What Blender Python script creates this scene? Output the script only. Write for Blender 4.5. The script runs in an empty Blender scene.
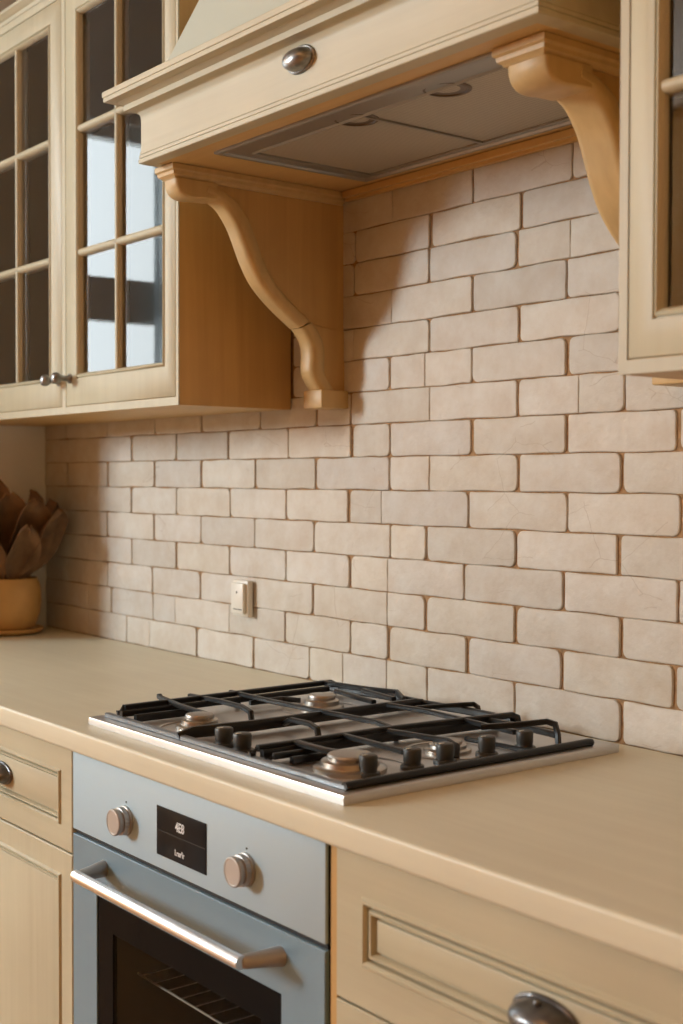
import bpy, bmesh, math, random
from mathutils import Vector, Matrix
random.seed(7)
PI = math.pi
scene = bpy.context.scene
COL = scene.collection

# ------------------------------------------------------------------ materials
def new_mat(name):
    m = bpy.data.materials.new(name); m.use_nodes = True
    nt = m.node_tree
    b = nt.nodes['Principled BSDF']
    return m, nt, b

def plain(name, col, rough=.5, metal=0., spec=.5, bump=0., bscale=60., var=0., aniso=None):
    m, nt, b = new_mat(name)
    b.inputs['Base Color'].default_value = (*col, 1)
    b.inputs['Roughness'].default_value = rough
    b.inputs['Metallic'].default_value = metal
    b.inputs['Specular IOR Level'].default_value = spec
    if bump or var:
        tc = nt.nodes.new('ShaderNodeTexCoord')
        mp = nt.nodes.new('ShaderNodeMapping')
        nt.links.new(tc.outputs['Object'], mp.inputs['Vector'])
        if aniso: mp.inputs['Scale'].default_value = aniso
        n = nt.nodes.new('ShaderNodeTexNoise'); n.inputs['Scale'].default_value = bscale
        n.inputs['Detail'].default_value = 4
        nt.links.new(mp.outputs['Vector'], n.inputs['Vector'])
        if bump:
            bp = nt.nodes.new('ShaderNodeBump'); bp.inputs['Strength'].default_value = bump
            bp.inputs['Distance'].default_value = .002
            nt.links.new(n.outputs['Fac'], bp.inputs['Height'])
            nt.links.new(bp.outputs['Normal'], b.inputs['Normal'])
        if var:
            r = nt.nodes.new('ShaderNodeValToRGB')
            r.color_ramp.elements[0].position = .3; r.color_ramp.elements[1].position = .7
            r.color_ramp.elements[0].color = (*[c*(1-var) for c in col], 1)
            r.color_ramp.elements[1].color = (*[min(1, c*(1+var)) for c in col], 1)
            nt.links.new(n.outputs['Fac'], r.inputs['Fac'])
            nt.links.new(r.outputs['Color'], b.inputs['Base Color'])
    return m

def wood(name, col, axis, rough=.45, var=.10, spec=.35):
    """fine straight grain running along one axis"""
    m, nt, b = new_mat(name)
    tc = nt.nodes.new('ShaderNodeTexCoord'); mp = nt.nodes.new('ShaderNodeMapping')
    s = [26., 26., 26.]; s['xyz'.index(axis)] = 1.1
    mp.inputs['Scale'].default_value = s
    nt.links.new(tc.outputs['Object'], mp.inputs['Vector'])
    n = nt.nodes.new('ShaderNodeTexNoise'); n.inputs['Scale'].default_value = 1.6
    n.inputs['Detail'].default_value = 6; n.inputs['Roughness'].default_value = .6
    n.inputs['Distortion'].default_value = .35
    nt.links.new(mp.outputs['Vector'], n.inputs['Vector'])
    n2 = nt.nodes.new('ShaderNodeTexNoise'); n2.inputs['Scale'].default_value = 5.
    n2.inputs['Detail'].default_value = 3
    nt.links.new(tc.outputs['Object'], n2.inputs['Vector'])
    mx = nt.nodes.new('ShaderNodeMath'); mx.operation = 'MULTIPLY_ADD'
    nt.links.new(n2.outputs['Fac'], mx.inputs[0]); mx.inputs[1].default_value = .45
    ad = nt.nodes.new('ShaderNodeMath'); ad.operation = 'MULTIPLY'; ad.inputs[1].default_value = .55
    nt.links.new(n.outputs['Fac'], ad.inputs[0]); nt.links.new(ad.outputs[0], mx.inputs[2])
    r = nt.nodes.new('ShaderNodeValToRGB')
    r.color_ramp.elements[0].position = .32; r.color_ramp.elements[1].position = .68
    r.color_ramp.elements[0].color = (col[0]*(1-var), col[1]*(1-var*1.25), col[2]*(1-var*1.6), 1)
    r.color_ramp.elements[1].color = (*[min(1, c*(1+var*.8)) for c in col], 1)
    nt.links.new(mx.outputs[0], r.inputs['Fac'])
    nt.links.new(r.outputs['Color'], b.inputs['Base Color'])
    bp = nt.nodes.new('ShaderNodeBump'); bp.inputs['Strength'].default_value = .06
    bp.inputs['Distance'].default_value = .001
    nt.links.new(n.outputs['Fac'], bp.inputs['Height']); nt.links.new(bp.outputs['Normal'], b.inputs['Normal'])
    b.inputs['Roughness'].default_value = rough; b.inputs['Specular IOR Level'].default_value = spec
    return m

def brick_mat():
    m, nt, b = new_mat('whitewashed_brick')
    L = nt.links
    tc = nt.nodes.new('ShaderNodeTexCoord')
    at = nt.nodes.new('ShaderNodeAttribute'); at.attribute_name = 'tone'
    n = nt.nodes.new('ShaderNodeTexNoise'); n.inputs['Scale'].default_value = 16; n.inputs['Detail'].default_value = 7
    n.inputs['Roughness'].default_value = .65
    L.new(tc.outputs['Object'], n.inputs['Vector'])
    r = nt.nodes.new('ShaderNodeValToRGB')
    e = r.color_ramp.elements
    e[0].position = .28; e[0].color = (.54, .465, .38, 1)
    e[1].position = .66; e[1].color = (.63, .595, .535, 1)
    L.new(n.outputs['Fac'], r.inputs['Fac'])
    mix = nt.nodes.new('ShaderNodeMix'); mix.data_type = 'RGBA'; mix.blend_type = 'MULTIPLY'
    mix.inputs[0].default_value = 1.
    L.new(r.outputs['Color'], mix.inputs[6]); L.new(at.outputs['Color'], mix.inputs[7])
    # thin hairline cracks
    mp = nt.nodes.new('ShaderNodeMapping'); mp.inputs['Scale'].default_value = (13, 1, 22)
    mp.inputs['Rotation'].default_value = (0, .5, 0)
    wn = nt.nodes.new('ShaderNodeTexNoise'); wn.inputs['Scale'].default_value = 9; wn.inputs['Detail'].default_value = 5
    L.new(tc.outputs['Object'], wn.inputs['Vector'])
    va = nt.nodes.new('ShaderNodeVectorMath'); va.operation = 'MULTIPLY_ADD'
    va.inputs[1].default_value = (.05, .05, .05)
    L.new(wn.outputs['Color'], va.inputs[0]); L.new(tc.outputs['Object'], va.inputs[2])
    L.new(va.outputs[0], mp.inputs['Vector'])
    vo = nt.nodes.new('ShaderNodeTexVoronoi'); vo.feature = 'DISTANCE_TO_EDGE'; vo.inputs['Scale'].default_value = .55
    L.new(mp.outputs['Vector'], vo.inputs['Vector'])
    cr = nt.nodes.new('ShaderNodeMath'); cr.operation = 'LESS_THAN'; cr.inputs[1].default_value = .0045
    L.new(vo.outputs['Distance'], cr.inputs[0])
    ms = nt.nodes.new('ShaderNodeTexNoise'); ms.inputs['Scale'].default_value = 4.5
    L.new(tc.outputs['Object'], ms.inputs['Vector'])
    gt = nt.nodes.new('ShaderNodeMath'); gt.operation = 'GREATER_THAN'; gt.inputs[1].default_value = .56
    L.new(ms.outputs['Fac'], gt.inputs[0])
    cm = nt.nodes.new('ShaderNodeMath'); cm.operation = 'MULTIPLY'
    L.new(cr.outputs[0], cm.inputs[0]); L.new(gt.outputs[0], cm.inputs[1])
    cf = nt.nodes.new('ShaderNodeMath'); cf.operation = 'MULTIPLY'; cf.inputs[1].default_value = .3
    L.new(cm.outputs[0], cf.inputs[0])
    m2 = nt.nodes.new('ShaderNodeMix'); m2.data_type = 'RGBA'
    m2.inputs[7].default_value = (.30, .20, .12, 1)
    L.new(cf.outputs[0], m2.inputs[0]); L.new(mix.outputs[2], m2.inputs[6])
    L.new(m2.outputs[2], b.inputs['Base Color'])
    # rough face
    f = nt.nodes.new('ShaderNodeTexNoise'); f.inputs['Scale'].default_value = 55; f.inputs['Detail'].default_value = 6
    L.new(tc.outputs['Object'], f.inputs['Vector'])
    sm = nt.nodes.new('ShaderNodeMath'); sm.operation = 'MULTIPLY_ADD'; sm.inputs[1].default_value = 1.6
    L.new(n.outputs['Fac'], sm.inputs[0]); L.new(f.outputs['Fac'], sm.inputs[2])
    bp = nt.nodes.new('ShaderNodeBump'); bp.inputs['Strength'].default_value = .5; bp.inputs['Distance'].default_value = .003
    L.new(sm.outputs[0], bp.inputs['Height']); L.new(bp.outputs['Normal'], b.inputs['Normal'])
    b.inputs['Roughness'].default_value = .62; b.inputs['Specular IOR Level'].default_value = .35
    return m

def glass_mat(name, ior=1.75, tint=(.92, .93, .92), gloss=(1, 1, 1)):
    m = bpy.data.materials.new(name); m.use_nodes = True
    nt = m.node_tree; nt.nodes.clear()
    o = nt.nodes.new('ShaderNodeOutputMaterial'); mx = nt.nodes.new('ShaderNodeMixShader')
    t = nt.nodes.new('ShaderNodeBsdfTransparent'); t.inputs['Color'].default_value = (*tint, 1)
    g = nt.nodes.new('ShaderNodeBsdfGlossy'); g.inputs['Roughness'].default_value = .015
    g.inputs['Color'].default_value = (*gloss, 1)
    f = nt.nodes.new('ShaderNodeFresnel'); f.inputs['IOR'].default_value = ior
    nt.links.new(f.outputs[0], mx.inputs[0]); nt.links.new(t.outputs[0], mx.inputs[1])
    nt.links.new(g.outputs[0], mx.inputs[2]); nt.links.new(mx.outputs[0], o.inputs[0])
    return m

def curtain_mat():
    m = bpy.data.materials.new('grey_sheer_curtain'); m.use_nodes = True
    nt = m.node_tree; nt.nodes.clear()
    o = nt.nodes.new('ShaderNodeOutputMaterial'); mx = nt.nodes.new('ShaderNodeMixShader'); mx.inputs[0].default_value = .8
    a = nt.nodes.new('ShaderNodeBsdfDiffuse'); a.inputs['Color'].default_value = (.45, .5, .54, 1)
    t = nt.nodes.new('ShaderNodeBsdfTranslucent'); t.inputs['Color'].default_value = (.90, .92, .92, 1)
    nt.links.new(a.outputs[0], mx.inputs[1]); nt.links.new(t.outputs[0], mx.inputs[2]); nt.links.new(mx.outputs[0], o.inputs[0])
    return m

def filter_mat():
    m, nt, b = new_mat('hood_filter_mesh')
    tc = nt.nodes.new('ShaderNodeTexCoord')
    w = nt.nodes.new('ShaderNodeTexWave'); w.inputs['Scale'].default_value = 55; w.bands_direction = 'X'
    w.inputs['Distortion'].default_value = 1.2; w.inputs['Detail'].default_value = 2
    nt.links.new(tc.outputs['Object'], w.inputs['Vector'])
    bp = nt.nodes.new('ShaderNodeBump'); bp.inputs['Strength'].default_value = .35; bp.inputs['Distance'].default_value = .001
    nt.links.new(w.outputs['Fac'], bp.inputs['Height']); nt.links.new(bp.outputs['Normal'], b.inputs['Normal'])
    r = nt.nodes.new('ShaderNodeValToRGB')
    r.color_ramp.elements[0].color = (.33, .29, .23, 1); r.color_ramp.elements[1].color = (.47, .42, .34, 1)
    nt.links.new(w.outputs['Fac'], r.inputs['Fac']); nt.links.new(r.outputs['Color'], b.inputs['Base Color'])
    b.inputs['Metallic'].default_value = .35; b.inputs['Roughness'].default_value = .5
    return m

CREAM = (.515, .470, .335)
M = {}
M['cream_z'] = wood('cream_wood_vertical', CREAM, 'z')
M['cream_x'] = wood('cream_wood_horizontal', CREAM, 'x')
M['side_z'] = wood('shaded_wood_vertical', (.55, .34, .13), 'z', var=.16)  # cabinet wood for side faces, their orange shade put into the colour
M['side_x'] = wood('shaded_wood_horizontal', (.60, .40, .17), 'x', var=.12)  # same for undersides: orange shade worked into the wood colour
M['corbel'] = wood('corbel_wood', (.56, .385, .175), 'z', var=.14)
M['inner'] = wood('cabinet_inside_wood', (.62, .47, .30), 'x')
M['counter'] = wood('worktop_wood', (.69, .65, .505), 'x', rough=.40, var=.07, spec=.4)
M['brick'] = brick_mat()
M['mortar'] = plain('brown_mortar', (.34, .20, .095), .9, bump=.4, bscale=120, var=.25)
M['upper_wall'] = plain('grey_wall_paint', (.30, .29, .29), .9)
M['plaster'] = plain('plaster', (.88, .86, .82), .85, bump=.1, bscale=40)
M['ochre'] = plain('ochre_plaster', (.66, .42, .19), .9, bump=.1, bscale=40)
M['ceiling'] = plain('ceiling_paint', (.62, .58, .53), .9)
M['floor'] = wood('oak_floor', (.48, .23, .065), 'x', rough=.4, var=.2)
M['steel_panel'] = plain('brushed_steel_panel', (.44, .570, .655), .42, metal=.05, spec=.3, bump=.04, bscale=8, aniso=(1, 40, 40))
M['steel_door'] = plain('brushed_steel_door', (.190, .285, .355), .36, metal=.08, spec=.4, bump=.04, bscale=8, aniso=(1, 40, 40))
M['steel'] = plain('hob_steel', (.60, .59, .58), .36, metal=.8)
M['burner'] = plain('burner_metal', (.50, .46, .41), .30, metal=1.)
M['cap'] = plain('burner_cap_metal', (.36, .33, .30), .38, metal=.8)
M['rail_lit'] = plain('lit_rail_enamel', (.22, .25, .28), .34, metal=.5)  # paler copy of the rail enamel, window reflection in its colour
M['bronze'] = plain('brushed_bronze_steel', (.42, .40, .38), .45, metal=.8)
M['chrome'] = plain('polished_steel', (.74, .70, .66), .18, metal=1.)
M['satin'] = plain('satin_handle_steel', (.78, .78, .80), .30, metal=1.)
M['iron'] = plain('black_cast_iron', (.007, .0068, .0068), .36, spec=.45)
M['rail'] = plain('black_enamel', (.006, .006, .007), .30, spec=.4)
M['knob'] = plain('charcoal_knob_plastic', (.035, .035, .032), .42)
M['pewter'] = plain('pewter', (.27, .27, .27), .34, metal=.85, bump=.25, bscale=90, var=.3)
M['dark_pewter'] = plain('dark_pewter', (.16, .16, .165), .30, metal=.85, bump=.25, bscale=90, var=.3)
M['blackgap'] = plain('black_gap', (.006, .006, .006), .6)
M['blackglass'] = plain('black_glass', (.006, .006, .007), .10, spec=.03)
M['display'] = plain('display_black', (.010, .010, .011), .30, spec=.08)
M['digits'] = plain('display_print', (.75, .78, .80), .5)
M['rack'] = plain('rack_wire', (.80, .79, .77), .4, metal=.3)
M['cavity'] = plain('oven_cavity_enamel', (.022, .022, .021), .8, spec=.03)
M['white'] = plain('white_plastic', (.74, .70, .62), .4)
M['hole'] = plain('dark_hole', (.03, .025, .02), .7)
M['chimney'] = plain('pale_chimney_plaster', (.54, .57, .49), .8, bump=.08, bscale=30)
M['glass'] = glass_mat('cabinet_glass', 1.85, (.97, .97, .97))
M['ovenglass'] = glass_mat('oven_window_glass', 1.07, (.66, .65, .63))
M['pot'] = plain('ochre_ceramic', (.56, .33, .11), .5, var=.12, bscale=14)
M['soil'] = plain('soil', (.03, .022, .016), .95, bump=.6, bscale=90)
M['leaf'] = plain('dried_leaf', (.20, .110, .05), .75, var=.35, bscale=18, bump=.3)
M['filter'] = filter_mat()
M['hoodsteel'] = plain('hood_grey_steel', (.30, .28, .25), .38, metal=.6)
M['lampglass'] = plain('hood_lamp_glass', (.10, .065, .035), .4)
M['curtain'] = curtain_mat()
M['winframe'] = plain('window_frame_paint', (.72, .70, .66), .5)

# ------------------------------------------------------------------ mesh helpers
class MB:
    def __init__(s): s.bm = bmesh.new(); s.mi = 0
    def box(s, x0, x1, y0, y1, z0, z1, bev=0., seg=2):
        vs = [s.bm.verts.new(p) for p in [(x0,y0,z0),(x1,y0,z0),(x1,y1,z0),(x0,y1,z0),(x0,y0,z1),(x1,y0,z1),(x1,y1,z1),(x0,y1,z1)]]
        fs = [s.bm.faces.new([vs[i] for i in f]) for f in [(0,3,2,1),(4,5,6,7),(0,1,5,4),(1,2,6,5),(2,3,7,6),(3,0,4,7)]]
        for f in fs: f.material_index = s.mi
        if bev:
            es = list({e for f in fs for e in f.edges})
            r = bmesh.ops.bevel(s.bm, geom=es, offset=bev, segments=seg, profile=.5, affect='EDGES')
            for f in r['faces']: f.material_index = s.mi
        return s
    def rings(s, rings, close=True, cap0=True, cap1=True):
        """skin a list of vertex loops"""
        vr = [[s.bm.verts.new(p) for p in r] for r in rings]
        n = len(vr[0])
        for a, b in zip(vr, vr[1:]):
            for i in range(n if close else n-1):
                j = (i+1) % n
                try: s.bm.faces.new((a[i], a[j], b[j], b[i])).material_index = s.mi
                except ValueError: pass
        if cap0: s.bm.faces.new(list(reversed(vr[0]))).material_index = s.mi
        if cap1: s.bm.faces.new(vr[-1]).material_index = s.mi
        return s
    def lathe(s, prof, c, axis='z', n=28, sx=1., sy=1.):
        """prof = [(radius, height)]"""
        R = []
        for r, h in prof:
            ring = []
            for k in range(n):
                a = 2*PI*k/n; u, v = r*math.cos(a)*sx, r*math.sin(a)*sy
                if axis == 'z': p = (c[0]+u, c[1]+v, c[2]+h)
                elif axis == '-y': p = (c[0]+u, c[1]-h, c[2]+v)
                else: p = (c[0]+h, c[1]+u, c[2]+v)
                ring.append(p)
            R.append(ring)
        return s.rings(R)
    def tube(s, pts, w, h=None, n=10, square=False, taper=None):
        """bar along a polyline; w = width, h = height of the section"""
        h = h or w
        P = [Vector(p) for p in pts]; R = []
        for i, p in enumerate(P):
            a = (P[i]-P[i-1]).normalized() if i else None
            b = (P[i+1]-P[i]).normalized() if i < len(P)-1 else None
            t = a if b is None else b if a is None else (a+b).normalized()
            k = 1. if a is None or b is None else min(1.6, 1/max(.35, math.cos(a.angle(b)/2)))
            ref = Vector((0, 0, 1)) if abs(t.z) < .85 else (R_dir if i else Vector((0, 1, 0)))
            side = t.cross(ref).normalized(); up = side.cross(t).normalized(); R_dir = up
            q = taper[i] if taper else 1.
            ring = []
            m = 8 if square else n
            for j in range(m):
                if square:
                    c_ = [(1,-.6),(1,.6),(.6,1),(-.6,1),(-1,.6),(-1,-.6),(-.6,-1),(.6,-1)][j]
                else: c_ = (math.cos(2*PI*j/n), math.sin(2*PI*j/n))
                ring.append(p + side*(c_[0]*w/2*q*1.) + up*(c_[1]*h/2*q*k))
            R.append(ring)
        return s.rings(R)
    def ringframe(s, x0, x1, z0, z1, prof, cap=False):
        """rectangular loops (x, z) at inset d and depth y: panels and frames"""
        R = []
        for d, y in prof:
            R.append([(x0+d, y, z0+d), (x1-d, y, z0+d), (x1-d, y, z1-d), (x0+d, y, z1-d)])
        return s.rings(R, cap0=cap, cap1=cap)
    def build(s, name, mat, parent=None, smooth=35, org=None):
        bmesh.ops.remove_doubles(s.bm, verts=s.bm.verts, dist=1e-6)
        bmesh.ops.recalc_face_normals(s.bm, faces=s.bm.faces)
        o3 = org
        if o3 is None and parent is not None:
            r = parent
            while r.parent: r = r.parent
            o3 = r.location
        if o3 is not None: bmesh.ops.translate(s.bm, verts=s.bm.verts, vec=-Vector(o3))
        me = bpy.data.meshes.new(name)
        s.bm.to_mesh(me); s.bm.free()
        for m in (mat if isinstance(mat, (list, tuple)) else [mat]): me.materials.append(m)
        if smooth:
            for p in me.polygons: p.use_smooth = True
            me.set_sharp_from_angle(angle=math.radians(smooth))
        o = bpy.data.objects.new(name, me); COL.objects.link(o)
        if parent is not None: o.parent = parent
        elif org is not None: o.location = org
        return o

def thing(name, loc, label, cat, group=None):
    o = bpy.data.objects.new(name, None); COL.objects.link(o)
    o.location = loc; o.empty_display_size = .05
    o['label'] = label; o['category'] = cat
    if group: o['group'] = group
    return o
def tag(o, label, cat, group=None):
    o['label'] = label; o['category'] = cat
    if group: o['group'] = group
    return o
def struct(o):
    o['kind'] = 'structure'; return o

# ------------------------------------------------------------------ the room
X0, X1, Y0, ZC = -2.2, 3.0, -6.0, 3.6
XL, YC = -6.0, -1.64          # the room opens out to the left beyond the side window
struct(MB().box(XL-.2, X1+.2, Y0-.2, .2, -.08, 0).build('floor', M['floor'], smooth=0))
struct(MB().box(XL-.2, X1+.2, Y0-.2, .2, ZC, ZC+.08).build('ceiling', M['ceiling'], smooth=0))
struct(MB().box(X1, X1+.1, Y0-.1, .1, 0, ZC).build('wall_right', M['ochre'], smooth=0))
# pier of wall that returns at the left end of the worktop
struct(MB().box(-1.46, -1.32, -.56, .02, 0, ZC).build('wall_left', M['plaster'], smooth=0))

def wall_with_hole(name, axis, pos, th, a0, a1, h0, h1, u0, u1, w0, w1, mat):
    b = MB()
    for (p, q, r, t) in [(a0, a1, 0, h0), (a0, a1, h1, ZC), (a0, u0, h0, h1), (u1, a1, h0, h1)]:
        if axis == 'x': b.box(pos-th, pos, p, q, r, t)
        else: b.box(p, q, pos-th, pos, r, t)
    return struct(b.build(name, mat, smooth=0))
# side window, seen mirrored in the cabinet doors
WA = dict(y0=-1.46, y1=-.54, z0=.95, z1=2.46)
wall_with_hole('wall_far_left', 'x', X0, .1, YC, .1, WA['z0'], WA['z1'], WA['y0'], WA['y1'], 0, 0, M['plaster'])
b = MB()
b.ringframe(0, 1, 0, 1, [(0, 0)]) if False else None
for (p, q, r, t) in [(WA['y0'], WA['y1'], WA['z0'], WA['z0']+.05), (WA['y0'], WA['y1'], WA['z1']-.05, WA['z1']),
                     (WA['y0'], WA['y0']+.05, WA['z0'], WA['z1']), (WA['y1']-.05, WA['y1'], WA['z0'], WA['z1']),
                     (WA['y0'], WA['y1'], 1.80, 1.945)]:
    b.box(X0-.08, X0-.03, p, q, r, t)
win1 = struct(b.build('window_1', M['winframe'], smooth=0))
b = MB()
R = []
for z in (WA['z0']+.02, WA['z1']+.02):
    R.append([(X0+.035+.014*math.sin(k*1.45), -1.475+.20*k/24, z) for k in range(25)] + [(X0+.037+.014*math.sin(k*1.45), -1.475+.20*k/24, z) for k in range(24, -1, -1)])
b.rings(R); b.build('curtain', M['curtain'], win1, smooth=60, org=(0, 0, 0))
struct(MB().box(XL, X0-.1, YC, YC+.1, 0, ZC).build('wall_side', M['ochre'], smooth=0))
struct(MB().box(XL-.1, XL, Y0-.1, YC+.1, 0, ZC).build('wall_end', M['ochre'], smooth=0))
# tall window behind the camera, the main daylight
WB = dict(x0=-5.35, x1=-4.0, z0=1.9, z1=3.5)
wall_with_hole('wall_front', 'y', Y0, .1, XL-.1, X1+.1, WB['z0'], WB['z1'], WB['x0'], WB['x1'], 0, 0, M['ochre'])
b = MB()
for (p, q, r, t) in [(WB['x0'], WB['x1'], WB['z0'], WB['z0']+.04), (WB['x0'], WB['x1'], WB['z1']-.04, WB['z1']),
                     (WB['x0'], WB['x0']+.04, WB['z0'], WB['z1']), (WB['x1']-.04, WB['x1'], WB['z0'], WB['z1'])]:
    b.box(p, q, Y0-.08, Y0-.03, r, t)
struct(b.build('window_2', M['winframe'], smooth=0))

# ------------------------------------------------------------------ brick wall at the back
LV = [1.7048, 1.6485, 1.592, 1.534, 1.4785, 1.4225, 1.366, 1.309, 1.2515, 1.1935, 1.136, 1.0778, 1.0201, .9612, .900]
def wx(px, z):                       # where a joint seen at picture column px stands on the wall (measured once from the photo)
    T = (math.cos(YAW), math.sin(YAW))
    k = (px-341.5)/F_PX
    # ray in plan: forward + k*right
    dx = -math.sin(YAW) + k*T[0]; dy = math.cos(YAW) + k*T[1]
    return CAM[0] + dx/dy*(0-CAM[1])
CAM = (1.70461913, -1.43676758, 1.2707033); YAW = .9042; PITCH = -.0253; ROLL = .0025; F_PX = 1302.75
# joint columns per course, top to bottom; a negative number is a tight hairline joint
J = [
 [-392, 472, 571],
 [430.5, 520.5],
 [429, 516.5, -569.5],
 [-391.5, 472.5, 566],
 [-353.5, 429.5, 519],
 [390, -425, 472, 567],
 [67, 107.5, 155.5, 202, 261, 317, 351, -430, 518, -579, 625],
 [-87, 132.5, 177, 229, 289, 352.5, 390.5, 472.5, 567, 678.5],
 [68, 108.5, 155, 202, 256, 316.5, 390.5, -430, 519, 622.5],
 [87, 132, 177, 231, 287, 349.5, -382, 469, 568, 682],
 [-68, 108, 154.5, 201.5, 255.5, 315, 391.5, 427.5, 517, 620],
 [-88, 132.5, 177, 230.5, 287, 351, -388.5, 465, 565, 680],
 [-68, 108, 153, 201, -256, 314, -388.5, 427, 517, 623],
 [-88, 112, 153.5, -176, -230, 286, 351.5, 390, 469, 564, 677],
 [-88, 127, -150, 197.5, 254.5, 310.5, -344, -388, 428.5, 516.5, 624],
]
tones = []
bb = MB()
bb.mi = 1
bb.box(-1.60, X1, .0014, .10, 0, 1.768)
bb.mi = 2
bb.box(-2.3, X1, .0014, .10, 1.768, ZC)
bb.box(-2.3, -1.60, .0014, .10, 0, 1.768)
tl = bb.bm.faces.layers.float_color.new('tone') if False else None
brick_faces = []
def add_brick(x0, x1, z0, z1, hl=False, hr=False):
    """one hand-made brick: uneven outline, rounded corners, softened face"""
    rnd = random.random
    cr = [.0025+.009*rnd()**1.5 for _ in range(4)]
    w, h = x1-x0, z1-z0
    if hl: cr[0] = cr[3] = .0012
    if hr: cr[1] = cr[2] = .0012
    cr = [min(c, w*.3, h*.3) for c in cr]
    pts = []
    cs = [(x0, z0, PI, cr[0]), (x1, z0, 1.5*PI, cr[1]), (x1, z1, 0, cr[2]), (x0, z1, .5*PI, cr[3])]
    for i, (cx, cz, a0, r) in enumerate(cs):
        ox = cx + (r if cx == x0 else -r); oz = cz + (r if cz == z0 else -r)
        for k in range(4):
            a = a0 + k/3*PI/2
            pts.append((ox + r*math.cos(a), oz + r*math.sin(a)))
        nx, nz, _, nr = cs[(i+1) % 4]
        ex = nx + (nr if nx == x0 else -nr); ez = nz + (nr if nz == z0 else -nr)
        if i == 0: e = (ex, z0)
        elif i == 1: e = (x1, ez)
        elif i == 2: e = (ex, z1)
        else: e = (x0, ez)
        s = pts[-1]; L = math.hypot(e[0]-s[0], e[1]-s[1]); n = max(1, int(L/.016))
        ph = rnd()*6.28; am = .0004+.0007*rnd()
        for k in range(1, n):
            t = k/n; j = am*(math.sin(ph+t*7)+ .6*(rnd()-.5))
            pts.append((s[0]+(e[0]-s[0])*t + (j if i in (1, 3) else 0), s[1]+(e[1]-s[1])*t + (j if i in (0, 2) else 0)))
    mx, mz = (x0+x1)/2, (z0+z1)/2
    yb = .002; yf = -.0022 + .0012*(rnd()-.5)
    tx, tz = (rnd()-.5)*.006, (rnd()-.5)*.014
    def ring(ins, y, tilt=True):
        out = []
        for (x, z) in pts:
            d = math.hypot(x-mx, z-mz); 
            fx = 1 - ins/max(w/2, .004); fz = 1 - ins/max(h/2, .004)
            X, Z = mx+(x-mx)*fx, mz+(z-mz)*fz
            out.append((X, y + ((X-mx)*tx + (Z-mz)*tz if tilt else 0), Z))
        return out
    n0 = len(bb.bm.faces)
    bb.mi = 0
    bb.rings([ring(0, yb, False), ring(0, yf+.0015), ring(.0005, yf+.0007), ring(.0012, yf+.0002), ring(.0022, yf)], cap0=False)
    bb.bm.faces.ensure_lookup_table()
    t = .90 + .16*rnd(); wv = (rnd()-.5)*.05
    brick_faces.append((n0, len(bb.bm.faces), (t+wv*.3, t, t-wv)))

XR = X1
hgap = .0008
tops = [1.768] + LV[:-1]
for c in range(15):
    zt, zb = tops[c], LV[c]
    xl = -1.318 if c >= 6 else -.265
    js = [(wx(abs(p), zb), (.0004 if p < 0 else .0013+.0028*random.random()**1.5)) for p in J[c]]
    if c < 5: js = [j for j in js]
    x = js[-1][0]
    while x < XR - .25:
        x += .198 + random.uniform(-.006, .006); js.append((x, .0018))
    if c < 6:                                   # bricks hidden behind the left bracket
        x = js[0][0]
        pre = []
        while x > xl + .12:
            x -= .197; 
            if x > xl+.03: pre.append((x, .0018))
        js = pre[::-1] + js
    xs = [(xl, 0)] + js + [(XR, 0)]
    for (a, ga), (d, gd) in zip(xs, xs[1:]):
        if d-a < .012: continue
        add_brick(a+ga, d-gd, zb+hgap, zt-hgap, ga == .0004, gd == .0004)
bm = bb.bm
lay = bm.faces.layers.int.new('k')
bm.faces.ensure_lookup_table()
fidx = {}
for k, (a, d, t) in enumerate(brick_faces):
    for i in range(a, d): bm.faces[i][lay] = k+1
wall = bb.build('wall_back', [M['brick'], M['mortar'], M['upper_wall']], smooth=40)
struct(wall)
me = wall.data
ka = me.attributes['k'].data
att = me.color_attributes.new('tone', 'FLOAT_COLOR', 'CORNER')
for p in me.polygons:
    k = ka[p.index].value
    t = brick_faces[k-1][2] if k else (1, 1, 1)
    for li in p.loop_indices: att.data[li].color = (*t, 1)
# low plaster skirting line where the worktop meets the bricks is a bead of sealant
sb = MB(); sb.tube([(-1.31, -.004, .9015), (X1-.05, -.004, .9015)], .006, .004, n=8)

# ------------------------------------------------------------------ worktop
CT, CU, CF = .900, .867, -.5675
def counter_section(x):
    r = .0045; pts = [(x, -.003, CU), (x, -.003, CT)]
    for k in range(7):
        a = PI/2 + k/6*PI/2
        pts.append((x, CF+r+r*math.cos(a), CT-r+r*math.sin(a)))
    r2 = .006
    for k in range(5):
        a = PI + k/4*PI/2
        pts.append((x, CF+r2+r2*math.cos(a), CU+r2+r2*math.sin(a)))
    return pts
b = MB(); b.rings([counter_section(-1.318), counter_section(2.3)])
tag(b.build('worktop', M['counter']), 'long pale wooden worktop with rounded front edge under the hob and plant', 'worktop')

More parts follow.
